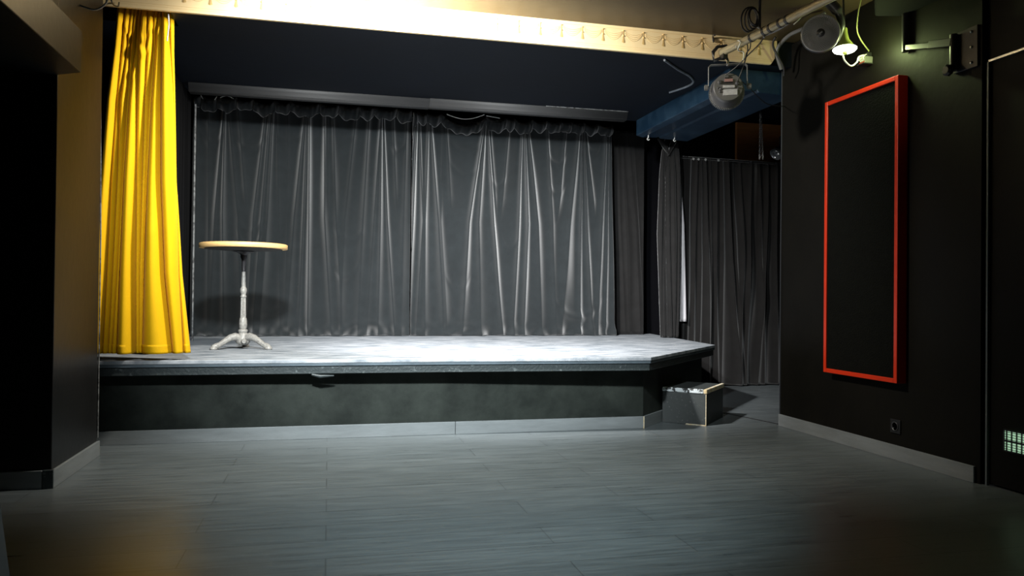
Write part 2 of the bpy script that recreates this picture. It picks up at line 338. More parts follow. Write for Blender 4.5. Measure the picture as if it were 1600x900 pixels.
SL = [sw(330, 2.42, 16, .18), sw(330, 2.25, 18, .25, .014), sw(390, 2.20, 24, .35, .015), sw(392, 1.45, 18, .3, .012), sw(392, 1.30, 18, .35), sw(450, 2.3, 22, .2, .01), sw(452, .62, 24, -.08, .03, .04), sw(420, .72, 26, .1, .02, .035), sw(545, 1.4, 22, .25, .012), sw(540, 1.05, 20, .3, .014), sw(540, 2.35, 18, .15, .01), sw(620, 2.25, 12, .2, .02), sw(575, .62, 40, -.1, .025, .03)]
SR = [sw(725, 2.45, 26, .12, .015), sw(725, 2.28, 26, .22, .014), sw(725, 2.05, 26, .32, .012), sw(775, 1.95, 14, .3, .014), sw(868, 2.2, 16, .25, .02), sw(868, 1.9, 16, .3, .014), sw(795, 1.35, 14, .3, .014), sw(900, .68, 40, .40, .04, .04), sw(925, 2.35, 12, .2, .015), sw(735, .6, 40, .05, .02, .03), sw(715, .95, 20, .3, .012)]

def header(parent, xa, xb, z, Yc, ties, seed):
    """floppy turned-over heading: sags between the points it is nailed at"""
    nx = int((xb - xa) * 260); X = np.linspace(xa, xb, nx)
    t = np.array(sorted(ties)); i = np.clip(np.searchsorted(t, X) - 1, 0, len(t) - 2); s = np.clip((X - t[i]) / (t[i + 1] - t[i]), 0, 1); L = (t[i + 1] - t[i])
    r = np.random.RandomState(seed); sag = r.uniform(.10, .22, len(t))[i] * L * 4 * s * (1 - s); bul = np.sin(PI * s) ** .7
    drop = r.uniform(.07, .12, len(t))[i] + .01 * np.sin(X * 60)
    rows = []
    for k in np.linspace(0, 1, 14):          # from nailed edge, over the front, to the hanging fold
        zz = z - sag * (1 - .1 * k) - drop * k - .02 * bul * k; yy = Yc - .012 - (.018 + .045 * bul) * math.sin(PI * min(1, k * 1.02)) ** .8 - .006 * np.sin(X * 140 + k * 3) * (1 - bul * .6)
        rows.append(np.stack([X, yy, zz], -1))
    grid_obj('heading', np.array(rows), M_velvet, parent, .004)
    return t, sag

tl = thing('stage_curtain', 'black velvet back curtain hanging behind the round table, left half', 'curtain', (-.2, 7.4, .5), 'black velvet back curtains')
P = ridge_cloth(X7(300), X7(641), .505, 2.62, 7.40, RL, SL, 1000, 170, 1, puddle=.16); grid_obj('drape', P, M_velvet, tl, .003)
header(tl, X7(303), X7(641), 2.665, 7.38, [X7(p) for p in (300, 313, 338, 368, 394, 428, 452, 498, 528, 560, 582, 618, 642)], 3)
P = [V((X7(313) + (X7(338) - X7(313)) * s, 7.335, 2.66 - .075 * math.sin(PI * s))) for s in np.linspace(0, 1, 14)]
MB().tube(P, .004, 6).build('tape', M_tape, tl)
MB().tube([V((X7(343) + (X7(364) - X7(343)) * s, 7.32, 2.645 + .02 * math.sin(PI * s))) for s in np.linspace(0, 1, 8)], .003, 6).build('tape', M_tape, tl)
tr = thing('stage_curtain', 'black velvet back curtain with wide fanned folds, the right half, away from the table', 'curtain', (1.7, 7.4, .5), 'black velvet back curtains')
P = ridge_cloth(X7(642), X7(951), .505, 2.59, 7.37, RR, SR, 1000, 170, 2, x1b=X7(960, 7.37), puddle=.16); grid_obj('drape', P, M_velvet, tr, .003)
header(tr, X7(643), X7(952), 2.635, 7.35, [X7(p) for p in (643, 650, 664, 686, 757, 788, 800, 828, 850, 872, 888, 908, 930, 954)], 5)
P = [V((X7(694) + (X7(752) - X7(694)) * s, 7.30, 2.625 - .045 * math.sin(PI * s) + .02 * s)) for s in np.linspace(0, 1, 14)]
MB().tube(P, .004, 6).build('tape', M_tape, tr)
MB().tube([V((X7(755) + (X7(776) - X7(755)) * s, 7.30, 2.635 - .015 * s)) for s in np.linspace(0, 1, 6)], .004, 6).build('tape', M_tape, tr)

def crease_cloth(creases, zs, Y, amp, nx, nz, z0, z1, xa, xb, seed=0, wd=.10, lean=0, power=.5):
    """creases: list of x at the heights zs; cloth bulges between them"""
    r = np.random.RandomState(seed); zr = np.linspace(z0, z1, nz); rows = []
    o = np.argsort(zs); zs = np.array(zs)[o]
    for z in zr:
        cs = np.array([np.interp(z, zs, np.array(c)[o]) for c in creases]); A = np.interp(z, zs, np.array(xa)[o]); B = np.interp(z, zs, np.array(xb)[o])
        cs = np.concatenate([[A - .001], np.sort(np.clip(cs, A + .002, B - .002)), [B + .001]]); X = np.linspace(A, B, nx)
        i = np.clip(np.searchsorted(cs, X) - 1, 0, len(cs) - 2); L = cs[i + 1] - cs[i]; s = (X - cs[i]) / np.maximum(L, 1e-4)
        D = amp * np.clip(L / wd, .15, 1.25) * (np.clip(4 * s * (1 - s), 0, 1) ** power)
        for k in range(5): D = D + .0012 * np.sin(X * (14 + 7 * k) + z * (k - 2) * .5 + k * seed)
        rows.append(np.stack([X, Y - D + lean * (z - z0), np.full_like(X, z)], -1))
    return np.array(rows)
# yellow house curtain
t = thing('house_curtain', 'bright yellow gathered curtain at the left edge of the stage', 'curtain', (-1.08, 4.87, .5))
def Xy(p): return px(p, 300, 4.83).x
ZY = [2.60, 2.30, 2.0, 1.55, 1.0, .54]
cl = [[191, 185, 178, 172, 167, 162], [200, 193, 184, 181, 176, 171], [206, 199, 194, 189, 183, 177], [211, 206, 198, 192, 188, 186], [217, 212, 211, 211, 212, 214], [226, 225, 222, 220, 218, 220], [235, 234, 229, 226, 223, 222], [243, 238, 233, 229, 226, 224], [248, 248, 248, 250, 258, 272], [257, 262, 268, 274, 280, 290]]
XA = [Xy(p) for p in (179, 173, 164, 156, 145, 140)]; XB = [Xy(p) for p in (266, 267, 270, 274, 285, 300)]
P = crease_cloth([[Xy(p) for p in c] for c in cl], ZY, 4.87, .095, 520, 160, .540, 2.62, XA, XB, 2, .075, 0, .62)
# gathered swags under the heading
X = P[..., 0]; Z = P[..., 2]
for (pxx, z, h, d, a, wdt) in ((221, 2.28, .035, .10, .03, .025), (221, 2.36, .03, .1, .02, .02), (197, 2.38, .025, .1, .02, .018), (240, 2.41, .03, .08, .015, .018), (205, 2.15, .02, .1, .015, .02)):
    zz = z + d * ((X - Xy(pxx)) / h) ** 2; P[..., 1] -= .6 * a * np.exp(-((Z - zz) / wdt) ** 2) * np.clip(1 - ((X - Xy(pxx)) / h) ** 2, 0, 1)
grid_obj('drape', P, M_yellow, t, .004)
Ph = P[:5].copy(); zt = np.linspace(.540, .592, 5)[:, None]; Ph[..., 2] = zt; Ph[..., 1] = P[0:1, :, 1] - .0012; grid_obj('hem', Ph, M_hem, t, .0035)
MB().tube([px(263, 22, 4.76), px(264, 38, 4.76), px(261, 64, 4.76)], .004, 6).build('cord', M_tape, t)
# black side leg at stage left, beside the yellow curtain
t = thing('side_curtain', 'black pleated side curtain between the yellow curtain and the back curtain', 'curtain', (-1.08, 5.9, .5))
nx, nz = 260, 40; yy = np.linspace(5.25, 6.62, nx)[None, :]; zz = np.linspace(.505, 2.49, nz)[:, None]
D = .028 * np.abs(np.sin(yy * 24 + .6 * np.sin(yy * 7) + .15 * zz)) ** .7 + .01 * np.sin(yy * 55 + zz)
grid_obj('drape', np.stack([-1.13 + D, yy + 0 * zz, zz + 0 * yy], -1), mat('black_side_cloth', (.006, .006, .0065), .9, spec=.05), t)
b = MB().bb((-1.075, 6.64, .5), (-1.063, 6.66, 2.42)); tag(b.build('corner_post', M_post, bevel=.002), 'thin chipped white post at the back left corner of the stage', 'post')
# flat drape to the right of the back curtain
t = thing('back_drape', 'flat faded black drape right of the velvet back curtain', 'curtain', (3.0, 7.5, .5))
rf = [([(2.6, X7(p)), (1.6, X7(m)), (.5, X7(c))], a, .02, .03) for p, m, c, a in ((970, 975, 985, .02), (985, 1000, 1008, .03), (978, 984, 992, .02), (962, 964, 968, .02), (992, 1004, 1013, .02))]
P = ridge_cloth(X7(930), X7(1013), .505, 2.62, 7.52, rf, [], 300, 60, 4, noise=.8); grid_obj('drape', P, M_velvet2, t)
# narrow leg bundled under the end of the beam
t = thing('leg_curtain', 'narrow bundled black curtain tied up under the end of the navy beam', 'curtain', (3.2, 6.95, .5))
def XL(p): return px(p, 350, 6.9).x
zl = [2.46, 2.30, 2.1, 1.5, .5]
P = crease_cloth([[XL(p) for p in c] for c in ([1044, 1038, 1036, 1035, 1037], [1046, 1041, 1039, 1038, 1042], [1049, 1045, 1040, 1041, 1045], [1051, 1047, 1046, 1047, 1052], [1053, 1052, 1055, 1058, 1057])], zl, 6.93, .05, 160, 90, .505, 2.46, [XL(p) for p in (1040, 1034, 1031, 1028, 1035)], [XL(p) for p in (1056, 1060, 1062, 1063, 1062)], 3, .04)
grid_obj('drape', P, M_velvet2, t)
MB().tube([px(1029, 216, 6.88), px(1038, 226, 6.85), px(1044, 240, 6.86), px(1052, 222, 6.86), px(1058, 210, 6.88)], [.012, .03, .02, .028, .01], 8).build('knot', M_velvet2, t)
# white cloth strip
zl = [2.27, 1.6, .66]
P = crease_cloth([[px(p, 350, 6.97).x for p in c] for c in ([1061, 1066, 1069],)], zl, 7.0, .02, 40, 50, .655, 2.27, [px(p, 350, 6.97).x for p in (1060, 1060, 1059)], [px(p, 350, 6.97).x for p in (1062, 1071, 1075.5)], 3, .05)
o = grid_obj('white_cloth', P, mat('white_cotton', (.62, .60, .62), .85, .08, 10), None, .004, at=(3.4, 7.0, .65)); tag(o, 'narrow white cloth strip hanging between the two black curtains', 'cloth')
# curtain closing the passage
M_pass = mat('shaded_black_cloth', (.0085, .0080, .0078), .85, .25, 5, .2, 160, sheen=.55, srough=.45, spec=.08)  # darker cloth for this curtain, passage shade put into the colour
t = thing('passage_curtain', 'black floor length curtain closing the passage right of the stage', 'curtain', (3.95, 7.1, 0))
def XP(p): return px(p, 420, 7.05).x
rp = [([(2.25, XP(a)), (1.3, XP(m)), (.0, XP(c))], am, .010, .035) for a, m, c, am in ((1064, 1066, 1068, .03), (1078, 1076, 1074, .03), (1088, 1085, 1083, .05), (1094, 1096, 1092, .04), (1101, 1105, 1106, .06), (1108, 1110, 1108, .04), (1119, 1118, 1122, .05), (1128, 1131, 1128, .03), (1137, 1142, 1158, .06), (1146, 1150, 1165, .03), (1158, 1160, 1155, .05), (1172, 1170, 1166, .05), (1187, 1190, 1196, .04), (1200, 1196, 1184, .05), (1212, 1214, 1216, .05), (1224, 1226, 1226, .05), (1240, 1240, 1243, .05))]
P = ridge_cloth(XP(1059), XP(1262), .012, 2.285, 7.08, rp, [], 700, 90, 9, noise=1.6); grid_obj('drape', P, M_pass, t)
MB().tube([(XP(1058), 7.06, 2.292), (XP(1262), 7.06, 2.275)], .012, 8).build('rail', M_pass, t)
for p in (1081, 1089, 1100, 1120): MB().box((XP(p), 7.035, 2.275), (.02, .008, .02), M=Matrix.Rotation(p, 3, 'Y')).build('tape_tab', M_gcable, t)
o = MB().bb((4.22, 7.42, 2.2), (4.88, 7.46, 2.77)).build('brown_board', M_brown); tag(o, 'brown wooden board showing above the passage curtain', 'board')
# chain
def chain_link(mb, c, r, th, rot):
    pts = []
    for k in range(13):
        a = 2 * PI * k / 12; q = V((r * .55 * math.cos(a), 0, r * math.sin(a))); q = Matrix.Rotation(rot, 3, 'Z') @ q; pts.append(V(c) + q)
    mb.tube(pts, th, 5, False)
b = MB(); A = px(1188, 178, 6.6); B = px(1187, 247, 6.6); A2 = px(1189, 178, 6.6); B2 = px(1192, 247, 6.6)
for (a, c, n) in ((A, B, 21), (A2, B2, 21)):
    for k in range(n): chain_link(b, a.lerp(c, k / (n - 1)), .014, .0035, (k % 2) * PI / 2 + .4)
b.tube([A + V((0, 0, -.01)), A + V((0, 0, .35))], .004, 6)
tag(b.build('chain', M_steel, at=A), 'doubled steel chain hanging above the passage curtain', 'chain')
# small glass lamp beyond the wall end
t = thing('glass_lamp', 'small clear glass spotlight partly hidden behind the right wall', 'lamp', px(1216, 234, 6.4))
MB().lathe([(.02, 0), (.04, .02), (.055, .07), (.06, .10), (.057, .10), (.05, .07), (.03, .025), (.001, .022)], px(1222, 232, 6.4), 20, axis_M((-.75, -.05, -.66))).build('reflector', mat('smoky_glass', (.10, .11, .12), .12, metal=.6), t)
MB().tube([px(1219, 229, 6.4), px(1219, 215, 6.4), px(1226, 208, 6.4)] , .01, 8).build('bracket', M_dkiron, t)
MB().tube([px(1226, 208, 6.4), V((px(1226, 208, 6.4).x, 6.4, 2.77))] , .01, 8).build('stem', M_dkiron, t)

# ---------------------------------------------------------------- valance
t = thing('valance', 'cream wallpapered valance strip with a tassel border over the stage front', 'valance', (.8, 4.7, 2.5))
b = MB().add([(-1.75, 4.701, 2.497), (2.925, 4.701, 2.497), (2.955, 4.701, 2.54), (2.952, 4.701, 2.58), (2.972, 4.701, 2.61), (2.97, 4.701, 2.66),  (-1.75, 4.701, 2.66)] + [(-1.75, 4.722, 2.497), (2.925, 4.722, 2.497), (2.955, 4.722, 2.54), (2.952, 4.722, 2.58), (2.972, 4.722, 2.61), (2.97, 4.722, 2.66), (-1.75, 4.722, 2.66)],
    [[0, 1, 2, 3, 4, 5, 6], [13, 12, 11, 10, 9, 8, 7]] + [[i, 7 + i, 7 + (i + 1) % 7, (i + 1) % 7] for i in range(7)]); b.build('board', M_cream, t)
s1 = MB()
for k in range(-5, 28):
    x = -.965 + .1407 * k; z = 2.585
    if x > 2.93 or x < -1.7: continue
    b = MB().add([(x - .004, 4.6995, z + .045), (x + .004, 4.6995, z + .045), (x + .004, 4.6995, z + .006), (x + .011, 4.6995, z - .03), (x, 4.698, z - .034), (x - .011, 4.6995, z - .03), (x - .004, 4.6995, z + .006)], [[0, 1, 2, 3, 4, 5, 6]])
    b.lathe([(.004, -.004), (.008, .0), (.004, .004)], (x, 4.7, z + .012), 8); b.lathe([(.004, -.003), (.009, .0), (.004, .003)], (x, 4.7, z + .046), 8)
    b.build('tassel', M_tassel, t)
    for j, dp in enumerate((.018, .028, .038, .046)):
        if x + .14 > 2.96: continue
        pts = [(x + .010 + .1207 * s, 4.7005, z + .040 - .004 * j - dp * math.sin(PI * s) ** .8) for s in np.linspace(0, 1, 13)]
        s1.tube(pts, .0016, 4)
s1.bb((-1.75, 4.6995, 2.640), (2.95, 4.702, 2.643)); s1.bb((-1.75, 4.6995, 2.527), (2.94, 4.702, 2.529)); s1.bb((-1.75, 4.6995, 2.515), (2.93, 4.702, 2.516))
s1.build('swag_print', M_swag, t)

# pelmet over the back curtain
t = thing('pelmet', 'long dark grey padded pelmet on the stage ceiling above the back curtain', 'pelmet', (.7, 6.3, 2.45))
def pelm(xa, xb, y, r0):
    prof = [(y + .0, 2.4965), (y - .004, 2.490), (y + .008, 2.470), (y + .018, 2.446), (y + .024, 2.428), (y + .10, 2.428), (y + .12, 2.4965)]
    n = len(prof); m = MB().add([(xa, p[0], p[1]) for p in prof] + [(xb, p[0], p[1]) for p in prof], [list(range(n))[::-1], list(range(n, 2 * n))] + [[i, i + 1, n + i + 1, n + i] for i in range(n - 1)], True)
    o = m.build('pelmet_section', M_pelmet, t)
    st = MB(); x = xa + .01
    while x < xb - .02: st.bb((x, y + .0165, 2.4345), (x + .010, y + .0225, 2.4365)); x += .018
    st.build('stitching', M_stitch, o)
pelm(-1.06, .78, 6.25, 0); pelm(.782, 2.50, 6.235, 0)
MB().bb((1.76, 6.222, 2.491), (2.50, 6.232, 2.4965)).build('torn_tape', M_post, t)
# bent conduit on stage ceiling
b = MB().tube(smooth_path([V((p.x, p.y, 2.489)) for p in [px(1038, 92, 4.78), px(1060, 107, 4.96), px(1078, 117, 5.09), px(1083, 126, 5.22), px(1072, 136, 5.35), px(1046, 152, 5.53)]], 5), .008, 8)
tag(b.build('conduit', mat('painted_conduit', (.12, .14, .17), .5, .4, 12)), 'bent thin conduit running across the dark stage ceiling', 'pipe')
# eye hooks on the beam
for (x, y, lab) in ((1013, 212, 'small white eye hook at the corner of the navy beam'), (1054, 214, 'tilted white hook on the navy beam beside the bundled curtain')):
    c = px(x, y, 6.42); b = MB().tube([c + V((0, 0, .02)), c + V((0, 0, -.02))], .005, 6)
    b.tube([c + V((.010 * math.cos(a), 0, -.03 + .010 * math.sin(a))) for a in np.linspace(1.6, 6.2, 9)], .004, 6); b.bb(c + V((-.014, -.006, .012)), c + V((.014, .006, .018)))
    tag(b.build('eye_hook', M_white, at=c), lab, 'hook')

# ---------------------------------------------------------------- bistro table
tx, ty = -.588, 5.73
t = thing('bistro_table', 'round bistro table with wooden top and ornate grey iron pedestal on the stage', 'table', (tx, ty, .5))
MB().lathe([(.20, 1.203), (.292, 1.207), (.297, 1.209), (.297, 1.236), (.294, 1.239), (.0, 1.2401)], (tx, ty, 0), 64).build('edge_band', M_band, t)
MB().lathe([(.0, 1.2402), (.288, 1.2402), (.288, 1.2412), (0, 1.2413)], (tx, ty, 0), 64, smooth=False).build('table_top', M_top, t)
MB().lathe([(.0, 1.188), (.10, 1.192), (.262, 1.2020), (.262, 1.2068), (0, 1.2069)], (tx, ty, 0), 48, smooth=False).build('underside', M_under, t)
MB().lathe([(.075, 1.186), (.05, 1.180), (.027, 1.172), (.022, 1.160), (.024, 1.150), (.015, 1.130), (.0145, 1.06), (.0145, 1.045)], (tx, ty, 0), 24).build('neck', M_dkiron, t)
col = [(.0135, 1.09), (.012, 1.06), (.0155, .945), (.0165, .935), (.0225, .925), (.0235, .905), (.0185, .890), (.0165, .880), (.0215, .873), (.0215, .866), (.0170, .860), (.0185, .722), (.024, .715)]
c1 = MB().lathe(col[:4], (tx, ty, 0), 24, flute=.06); c1.lathe(col[3:11], (tx, ty, 0), 24, flute=.08); c1.lathe([(.017, .862), (.0185, .722)], (tx, ty, 0), 32, flute=.16, smooth=False)
c1.lathe([(.018, .725), (.024, .716), (.0275, .700), (.029, .672), (.027, .648), (.022, .640), (.022, .634)], (tx, ty, 0), 20, flute=.12)
c1.lathe([(.022, .640), (.032, .634), (.0335, .626), (.030, .617), (.028, .612)], (tx, ty, 0), 28, flute=.05); c1.build('column', M_iron, t)
h = MB().lathe([(.028, .614), (.038, .600), (.045, .575), (.050, .55), (.040, .535), (.02, .528)], (tx, ty, 0), 20, flute=.08)
h.lathe([(.0, 0), (.016, .003), (.020, .010), (.012, .02)], (tx + .012, ty - .045, .555), 12, axis_M((.1, -1, 0))); h.build('hub', M_iron, t)
for ang in (208, 332, 90):
    a = math.radians(ang); d = V((math.cos(a), math.sin(a), 0)); L = MB()
    p = [(.02, .575), (.055, .588), (.09, .580), (.13, .556), (.165, .534), (.19, .5245), (.215, .518)]; r_ = [.026, .028, .024, .020, .018, .021, .014]
    pts = [V((tx, ty, 0)) + d * q[0] + V((0, 0, q[1])) for q in p]
    L.tube(pts, r_, 12)
    n = d.cross(V((0, 0, 1)))
    for sgn in (-1, 1): L.tube([q + n * sgn * r * .75 + V((0, 0, r * .35)) for q, r in zip(pts[:-1], r_)], .0045, 6)
    L.lathe([(.018, 0), (.025, .002), (.026, .010), (.020, .020), (.012, .028), (.004, .031)], V((tx, ty, .5005)) + d * .205, 16)
    L.tube([V((tx, ty, .522)) + d * .19 + n * .016, V((tx, ty, .532)) + d * .205, V((tx, ty, .522)) + d * .19 - n * .016], .007, 6)
    L.build('leg', M_iron, t)

# ---------------------------------------------------------------- step box
cx, cy = 2.60, 5.235
t = thing('step_box', 'scuffed black wooden step box beside the stage corner', 'step', (cx, cy, 0))
an = math.radians(47); ex = V((math.cos(an), math.sin(an), 0)); ey = V((-math.sin(an), math.cos(an), 0)); near = V((2.566, 4.905, 0))
M3 = Matrix((ex, ey, V((0, 0, 1)))).transposed(); Lx, Ly = .465, .315
def bxl(mb, a0, a1, b0, b1, z0, z1): return mb.box(near + ex * (a0 + a1) / 2 + ey * (b0 + b1) / 2 + V((0, 0, (z0 + z1) / 2)), (a1 - a0, b1 - b0, z1 - z0), M=M3)
bxl(MB(), 0, Lx, 0, Ly, 0, .222).build('body', M_boxm, t, bevel=.003)
bxl(MB(), .014, Lx, .016, Ly, .2223, .250).build('lid', M_boxm, t, bevel=.003)
bxl(MB(), -.006, Lx + .004, -.008, .018, .2225, .254).build('bare_edge', M_board, t, bevel=.006)['label'] = 'bare worn wooden edge'
bxl(MB(), -.008, .0135, .0185, Ly, .2225, .253).build('chipped_edge', M_chip, t, bevel=.006)['label'] = 'edge with chipped pale paint'
b = MB(); bxl(b, -.0025, .002, -.0025, .002, 0, .220); bxl(b, -.0025, .001, .0, Ly * .45, 0, .006); b.build('worn_corner', M_board, t)

# ---------------------------------------------------------------- wall panel
t = thing('acoustic_panel', 'tall black felt wall panel with a glossy orange-red frame on the right wall', 'panel', (3.09, 3.93, .43))
y0, y1, z0, z1, xf, fw = 3.618, 4.262, .435, 2.135, 3.035, .026
MB().bb((xf, y0, z0), (3.099, y0 + fw, z1)).build('frame_stile', M_red, t, bevel=.003)
MB().bb((xf, y1 - fw, z0), (3.099, y1, z1)).build('frame_stile', M_red, t, bevel=.003)
MB().bb((xf, y0 + fw, z1 - fw), (3.099, y1 - fw, z1)).build('frame_rail', M_red, t, bevel=.003)
MB().bb((xf, y0 + fw, z0), (3.099, y1 - fw, z0 + fw)).build('frame_rail', M_red, t, bevel=.003)
MB().bb((xf + .008, y0 + fw, z0 + fw), (3.098, y1 - fw, z1 - fw)).build('felt', M_felt, t)
# socket
t = thing('wall_socket', 'black power socket low on the right wall', 'socket', (3.1, 3.695, .185))
MB().bb((3.092, 3.657, .147), (3.0998, 3.735, .225)).build('plate', M_black, t, bevel=.003)
MB().lathe([(.024, 0), (.026, .003), (.022, .004), (.020, -.006)], (3.092, 3.696, .186), 24, axis_M((-1, 0, 0))).build('socket_ring', M_fan, t)
MB().lathe([(.0025, 0), (.0025, .012)], (3.0925, 3.696, .178), 8, axis_M((-1, 0, 0))).build('earth_pin', M_chrome, t)

# ---------------------------------------------------------------- lighting pipe and its fittings
pd = V((.094, -1, .0)).normalized(); p0 = V((2.392, 4.40, 2.44)); p1 = p0 + pd * 1.9
t = thing('lighting_pipe', 'old brass-coloured lighting pipe hung under the ceiling above the right of the room', 'pipe', p0)
MB().tube([p0, p1], .024, 20).build('pipe', M_pipe, t)
for s in (.30, .42, .475, .56, .62): MB().tube([p0 + pd * (s), p0 + pd * (s + .018)], .0265, 16).build('tape_band', M_cable, t)
hp = p0 + pd * .38
MB().tube([hp + V((0, 0, .02)), V((hp.x, hp.y, 2.66))], .008, 8).build('hanger', M_dkiron, t)
h2 = p0 + pd * 1.5; MB().tube([h2 + V((0, 0, .02)), V((h2.x, h2.y, 2.66))], .008, 8).build('hanger', M_dkiron, t)
MB().tube(smooth_path([p0 + pd * .70 + V((0, 0, .03)), p0 + pd * .70 + V((.03, 0, 0)), p0 + pd * .71 + V((0, 0, -.035)), p0 + pd * .69 + V((-.01, 0, -.05))]), .003, 6).build('cable_tie', M_tape, t)
# coil of cable near the hanger
t2 = thing('cable_coil', 'coil of black cable hanging at the hanger of the lighting pipe', 'cable', hp + V((-.04, 0, .09)))
b = MB()
for k in range(5):
    c = hp + V((-.05, .02 * (k - 2) * .6, .085)); rr = .045 + .004 * k
    b.tube([c + V((rr * .75 * math.cos(a) + .008 * math.sin(k), .012 * math.sin(a + k), rr * 1.15 * math.sin(a))) for a in np.linspace(0, 2 * PI, 22)], .005, 6)
b.build('loops', M_cable, t2); MB().tube([hp + V((-.06, 0, .05)), hp + V((-.01, -.01, .03)), hp + V((.02, -.02, -.03))], .006, 6).build('tail', M_gcable, t2)
# spotlight hanging from the end of the pipe
pc = px(1137, 136, 4.40); ax = V((-.40, -.90, .06)).normalized(); side = V((0, 0, 1)).cross(ax).normalized(); upv = ax.cross(side)
t = thing('stage_spotlight', 'round spotlight seen from behind, hanging by a yoke from the end of the pipe', 'spotlight', pc)
MA = axis_M(ax)
MB().lathe([(.085, .035), (.092, .03), (.095, .01), (.098, -.03), (.104, -.07), (.106, -.095), (.098, -.098), (.0, -.099)], pc + V((0, 0, -.012)), 40, MA).build('housing', M_fan, t)
b = MB()
for k in range(60):
    a = 2 * PI * k / 60; q = (side * math.cos(a) + upv * math.sin(a)) * .107
    b.box(pc + V((0, 0, -.012)) + q - ax * .08, (.008, .006, .03), M=MA @ Matrix.Rotation(a, 3, 'Z'))
b.build('cooling_teeth', M_steel, t)
pl = MB().lathe([(.0, .036), (.082, .036), (.086, .0395), (.0, .040)], pc + V((0, 0, -.012)), 40, MA, smooth=False).build('back_plate', M_steel, t)
cc = pc + V((0, 0, -.012)) + ax * .045
def onplate(x, y, w_, h_, m, nm, d=.008): MB().box(cc + side * x + upv * y, (w_, h_, d), M=MA).build(nm, m, pl)
# side points to the viewer's left or right depending on the sign
sg = 1 if side.dot(R_) > 0 else -1
onplate(sg * .012, -.036, .085, .036, M_pcb, 'label_plate'); onplate(sg * .004, .000, .07, .016, M_pcb, 'label_plate'); onplate(0, .026, .055, .006, M_cable, 'vent_slot'); onplate(sg * .002, .040, .05, .018, M_pink, 'sticker'); onplate(0, .014, .058, .008, M_chrome, 'label_plate')
b = MB()
for (x, y, r) in ((-.052, .03, .012), (-.062, -.005, .006), (-.05, -.03, .007), (.055, .02, .014), (-.045, -.012, .009), (0, .062, .006), (.06, -.01, .006), (-.018, .058, .004)):
    MB().lathe([(r, -.004), (r, .004), (r * .6, .008)], cc + side * sg * x + upv * y, 12, MA).build('screw_head', M_fan, pl)
hw = .118; top = .145
yk = [pc + side * -hw + upv * -.005, pc + side * -hw + upv * (top - .015), pc + side * -(hw - .015) + upv * top, pc + side * (hw - .015) + upv * top, pc + side * hw + upv * (top - .015), pc + side * hw + upv * -.005]
b = MB()
for i in range(5):
    a, c = yk[i], yk[i + 1]; dd = (c - a); zz_ = dd.normalized(); xx_ = ax; yv = zz_.cross(xx_)
    b.box((a + c) / 2, (.028, .005, dd.length + .004), M=Matrix((xx_, yv, zz_)).transposed())
b.build('yoke', M_steel, t, bevel=.001)
for s_ in (-1, 1): MB().lathe([(.009, 0), (.018, .002), (.018, .022), (.010, .024)], pc + side * s_ * (hw + .002), 10, axis_M(side * s_), smooth=False).build('knob', M_box_w, t)
MB().tube([pc + upv * (top - .01), pc + upv * (top + .028)], .009, 10).build('bolt', M_chrome, t)
tp = pc + upv * (top + .025)
b = MB().tube([tp, tp + V((-.012, 0, .03)), p0 + V((-.055, .0, -.055)), p0 + V((-.06, .0, .0)), p0 + V((-.03, .0, .035)), p0 + V((.03, -.01, .045))], [.008, .011, .011, .012, .011, .008], 8)
b.box(p0 + pd * .02 + V((0, 0, -.03)), (.03, .05, .03)); b.tube([p0 + V((-.05, 0, -.05)), p0 + pd * .02 + V((.0, 0, -.04))], .007, 6); b.build('hook_clamp', M_black, t)
# cables round the pipe
def cable(pts, r, m, lab, nm='cable', k=6, group=None): tag(MB().tube(smooth_path(pts, k), r, 6).build(nm, m, at=pts[0]), lab, 'cable', group)
cable([pc + ax * .05 + upv * .06 + side * -.02 * sg, px(1150, 105, 4.3), px(1170, 85, 4.2), px(1187, 68, 4.05), px(1195, 55, 4.0)], .004, M_cable, 'black cable looping from the hanging spotlight back up to the pipe')
cable([px(1167, 66, 4.15), px(1168, 80, 4.2), px(1160, 108, 4.3), px(1152, 128, 4.33)], .004, M_cable, 'second black cable dropping from the pipe behind the spotlight')
cable([px(1173, 62, 4.12), px(1172, 75, 4.15), px(1166, 84, 4.2), px(1163, 100, 4.25)], .0035, M_cable, 'short black cable curl just under the middle of the pipe')
cable([px(1150, 74, 4.22), px(1152, 64, 4.22), px(1157, 66, 4.15), px(1153, 78, 4.2), px(1162, 82, 4.2), px(1161, 94, 4.2)], .0035, M_wcable, 'white safety cord tied round the lighting pipe')
cable([px(1160, 128, 4.4), px(1172, 138, 4.45), px(1185, 152, 4.55), px(1200, 163, 4.65), px(1222, 166, 4.78), V((3.098, 4.80, px(1224, 166, 4.8).z))], .003, M_cable, 'thin black cable running from the spotlight to the right wall')
cable([px(1195, 55, 4.0), px(1215, 46, 3.95), px(1240, 30, 3.85), px(1262, 12, 3.7), px(1280, -4, 3.6)], .009, M_gcable, 'grey cable strapped below the lighting pipe')
cable([px(1221, 108, 4.68), px(1216, 92, 4.66), px(1214, 80, 4.64), px(1220, 68, 4.6), px(1235, 54, 4.45), px(1256, 44, 4.3), px(1274, 30, 4.15), px(1290, 20, 4.1)], .013, mat('dusty_cable', (.10, .10, .10), .5, .3, 9), 'thick grey cable bundle at the top corner of the right wall')
cable([px(1225, 118, 4.66), px(1224, 104, 4.62), px(1210, 78, 4.6), px(1208, 66, 4.58), px(1212, 58, 4.55)], .008, M_dkiron, 'dark cable crossing the grey bundle at the wall corner')
cable([px(1117, 55, 4.3), px(1114, 56, 4.66), px(1115, 66, 4.69)], .006, M_dkiron, 'short dark cable end hanging in front of the valance')
